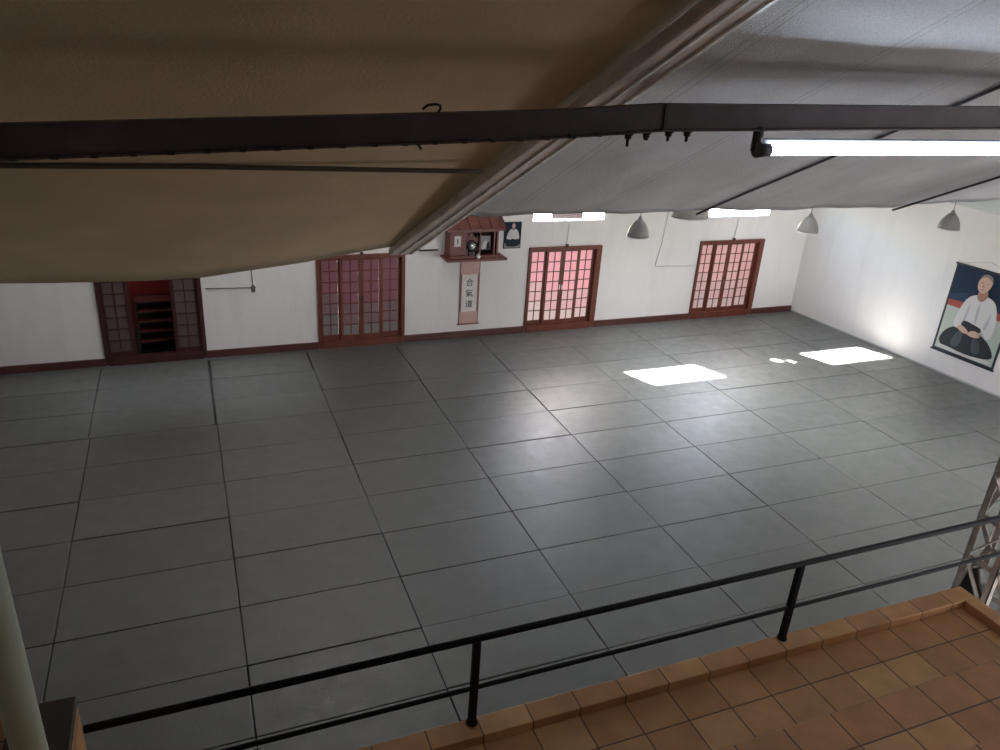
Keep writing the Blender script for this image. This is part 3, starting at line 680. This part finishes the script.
# seam battens on the right sheet
for x, lb in ((5.66, 'dark seam pole under the grey canopy behind the fluorescent tube'), (7.78, 'dark seam pole under the grey canopy ending above the poster'), (9.9, 'dark seam pole under the grey canopy farthest right')):
    pts = [(x, y, right_surf(x, y)[2] - .022) for y in [-8.8, -7, -5.5, -4.4, -3.5, -2.8, -2.3, -1.80]]
    o = MB().tube(pts, [.009] * 8, 8).build('seam_pole', M['seam']); tag(o, lb, 'pole', 'seam poles under the grey canopy')
pts = []
for i in range(40):
    x = -2.2 + (3.33 + 2.2) * i / 39; y = -3.05
    pts.append((x, y, min(5.925 - .0155 * (x - .2), left_surf(x, y)[2] - .026)))
tag(MB().tube(pts, .0125, 8).build('stretched_cord', M['rope']), 'thin dark cord stretched under the warm-lit canopy sheet', 'cord')

# ------------------------------------------------------------------ steel beam, lamp and ties
bz = [(-2.3, 6.075), (1.386, 6.222), (3.075, 6.305), (3.56, 6.342), (5.35, 6.383), (12.0, 6.55)]
be = empty('steel_beam', (3.56, Yb, 6.34), 'dark purple-brown steel beam crossing under the canopy with a bolted joint', 'beam')
pbe = lambda x, y, z: (x - 3.56, y - Yb, z - 6.34)
def seg(xa, za, xb, zb, nm):
    m = MB(); b = len(m.v)
    prof = [(-.0, 0), (.006, 0), (.006, -.088), (.05, -.088), (.05, -.094), (0, -.094)]
    prof2 = [(0, 0), (.05, 0), (.05, -.006), (.006, -.006), (.006, -.088), (.05, -.088), (.05, -.094), (0, -.094)]
    for X, Z in ((xa, za), (xb, zb)): m.v += [pbe(X, Yb + q[0], Z + q[1]) for q in prof2]
    n = len(prof2)
    for i in range(n): m.face([b + i, b + (i + 1) % n, b + n + (i + 1) % n, b + n + i])
    m.face([b + i for i in range(n)]); m.face([b + n + i for i in reversed(range(n))])
    return m.build(nm, M['steel'], be)
for i, ((xa, za), (xb, zb)) in enumerate(((bz[0], bz[3]), (bz[3], bz[5]))):
    mid = bz[1:3] if i == 0 else bz[4:5]
    pts_ = [(xa, za)] + list(mid) + [(xb, zb)]
    m = MB(); prof2 = [(0, 0), (.05, 0), (.05, -.006), (.006, -.006), (.006, -.088), (.05, -.088), (.05, -.094), (0, -.094)]; n = len(prof2)
    for X, Z in pts_: m.v += [pbe(X, Yb + q[0], Z + q[1]) for q in prof2]
    for j in range(len(pts_) - 1):
        for q in range(n): m.face([j * n + q, j * n + (q + 1) % n, (j + 1) * n + (q + 1) % n, (j + 1) * n + q])
    m.face(list(range(n))); m.face([(len(pts_) - 1) * n + q for q in reversed(range(n))])
    m.build('channel', M['steel'], be)
    lp = MB()
    for j in range(len(pts_) - 1):
        lp.bar(pbe(pts_[j][0], Yb - .003, pts_[j][1] - .096), pbe(pts_[j + 1][0], Yb - .003, pts_[j + 1][1] - .096), .010, .006)
    lp.build('bottom_lip', M['steel_lip'], be)
def beam_z(x): return lerp(bz, x)
nt_ = 0
x = 1.3
while x < 3.35:
    m = MB().box(x - .010, x + .010, -.012, .0, beam_z(x) - 6.34 - .100, beam_z(x) - 6.34 - .088); m.v = [(v[0] - 3.56, v[1], v[2]) for v in m.v]
    m.build('slot_clip', M['rust'], be); x += .104
MB().box(-.010, .004, -.006, 0, -.094, .003).build('splice_plate', M['rust'], be)
for i, (x, l, r) in enumerate(((3.412, .052, .010), (3.490, .034, .015), (3.588, .042, .010), (3.672, .044, .011))):
    z = beam_z(x) - .094 - 6.34; xx = x - 3.56
    b = MB(); b.lathe([(0, 0), (.019, 0), (.019, -.010), (.013, -.013), (.013, -.024), (r * .6, -.026), (r * .6, -l), (0, -l)], (xx, .012, z), 12); b.build('bolt', M['rust'], be)
# wire tie round the beam
wt = MB().tube([(2.672, Yb + .03, 6.285), (2.672, Yb + .004, 6.300), (2.668, Yb - .004, 6.310), (2.655, Yb - .002, 6.314), (2.630, Yb + .01, 6.310), (2.618, Yb + .03, 6.295)], .0045, 8)
wt.tube([(2.585, Yb + .012, 6.205), (2.588, Yb + .002, 6.190), (2.598, Yb, 6.178), (2.607, Yb, 6.166)], .0045, 8)
tag(wt.build('wire_tie', M['rust']), 'loop of rusty wire tied round the dark steel beam', 'wire')
# fluorescent lamp
fx = empty('fluorescent_lamp', (4.80, Yb - .012, 6.20), 'glowing fluorescent tube lamp hanging under the right half of the steel beam', 'lamp')
sl = .0093
def fz(x): return sl * (x)
MB().tube([(-.745, 0, -.012 - sl * .745), (.76, 0, -.012 + sl * .76)], .0205, 20).build('tube', M['tube'], fx)
MB().bar((-.78, .034, .016 - sl * .78), (.78, .034, .016 + sl * .78), .030, .026).build('housing', M['fixture'], fx, bevel=.004)
for s_ in (-1, 1):
    MB().tube([(s_ * .805, 0, -.012 + s_ * sl * .8), (s_ * .742, 0, -.012 + s_ * sl * .745)], [.030, .026], 16).build('end_cap', M['fixture_dark'], fx)
    MB().tube([(s_ * .79, .022, -.02 + s_ * sl * .79), (s_ * .79, .022, .075 + s_ * sl * .79)], .021, 12).build('hanger', M['fixture_dark'], fx)

# ------------------------------------------------------------------ light
def area(name, loc, size, power, col, rot=(0, 0, 0), spread=math.pi):
    l = bpy.data.lights.new(name, 'AREA'); l.shape = 'RECTANGLE'; l.size, l.size_y = size; l.energy = power; l.color = col; l.spread = spread
    o = bpy.data.objects.new(name, l); COL.objects.link(o); o.location = loc; o.rotation_euler = rot; return o
slope = math.atan((8.25 - 3.72) / (XR + .1 - 6))
area('fill_light_right', (11.9, 5.6, roof_z(11.9) - .35), (1.8, 2.6), 140, (.97, .98, 1.0), (0, 0, 0), math.radians(80))  # added fill over the right mats; the roof has no opening here
area('fill_light_front', (14.0, 1.4, roof_z(14.0) - .4), (2.0, 2.4), 75, (.96, .97, 1.0), (0, 0, 0), math.radians(95))  # added unseen fill for the right front mats and lower end wall
area('fill_light_corner', (15.4, 7.2, roof_z(15.4) - .3), (2.4, 2.4), 34, (.92, .95, 1.0), (0, 0, 0), math.radians(112))  # added unseen fill that brightens the back right corner
area('fill_light_middle', (5.6, 6.6, 8.19), (6.0, 1.5), 135, (1, .97, .97))  # added fill, out of view, for the middle of the back wall
area('fill_light_facing_hall', (13.0, -8.9, 2.6), (7.0, 3.0), 660, (1, .96, .95), (math.pi / 2, 0, 0))  # added fill aimed at the back wall; the front wall is closed
area('fill_light_wall', (5.0, 4.9, 7.9), (11.0, 1.0), 85, (1, .95, .94), (math.radians(64), 0, 0), math.radians(100))  # added unseen lamp that washes the back wall
area('fill_light_left', (1.6, 7.7, 8.2), (4.2, .5), 12, (.82, .90, 1.0), (0, 0, 0), math.radians(28))  # added unseen lamp for the bluish band on the left mats
sun = bpy.data.lights.new('sun', 'SUN'); sun.energy = 420; sun.angle = .03; sun.color = (1, .97, .92)
so = bpy.data.objects.new('sun', sun); COL.objects.link(so)
so.rotation_euler = Vector((1.16, -2.89, -2.77)).to_track_quat('-Z', 'Y').to_euler()
pl = bpy.data.lights.new('storeroom_fill', 'POINT'); pl.energy = 9; pl.color = (1, .8, .7); pl.shadow_soft_size = .1  # added unseen fill to light the red wall behind the open door
plo = bpy.data.objects.new('storeroom_fill', pl); COL.objects.link(plo); plo.location = (.1, 10.6, 2.4)

w = bpy.data.worlds.new('world'); SC.world = w; w.use_nodes = True; t = w.node_tree; t.nodes.clear()
sky = t.nodes.new('ShaderNodeTexSky'); sky.sky_type = 'NISHITA'; sky.sun_disc = False; sky.sun_elevation = math.radians(41); sky.sun_rotation = math.radians(20)
bg_ = t.nodes.new('ShaderNodeBackground'); bg_.inputs[1].default_value = 3.6
wo = t.nodes.new('ShaderNodeOutputWorld'); t.links.new(sky.outputs[0], bg_.inputs[0]); t.links.new(bg_.outputs[0], wo.inputs[0])

# ------------------------------------------------------------------ camera
cam = bpy.data.cameras.new('camera'); co = bpy.data.objects.new('camera', cam); COL.objects.link(co)
Rr = Matrix(((0.92874028, -0.36562873, 0.0612953), (-0.09415335, -0.39253837, -0.9149037), (0.35857584, 0.84393676, -0.39899136)))
mw = Matrix.Identity(4)
for i in range(3):
    mw[i][0] = Rr[0][i]; mw[i][1] = -Rr[1][i]; mw[i][2] = -Rr[2][i]
mw[0][3], mw[1][3], mw[2][3] = 1.84692721, -6.95861432, 6.52442179
co.matrix_world = mw; cam.sensor_width = 36; cam.sensor_fit = 'HORIZONTAL'; cam.lens = 769.4089 / 1000 * 36; cam.clip_start = .05; cam.clip_end = 200
SC.camera = co
vs_ = SC.view_settings; vs_.view_transform = 'Standard'; vs_.look = 'None'; vs_.gamma = 1; vs_.use_curve_mapping = False; vs_.exposure = 0
SC.display_settings.display_device = 'sRGB'
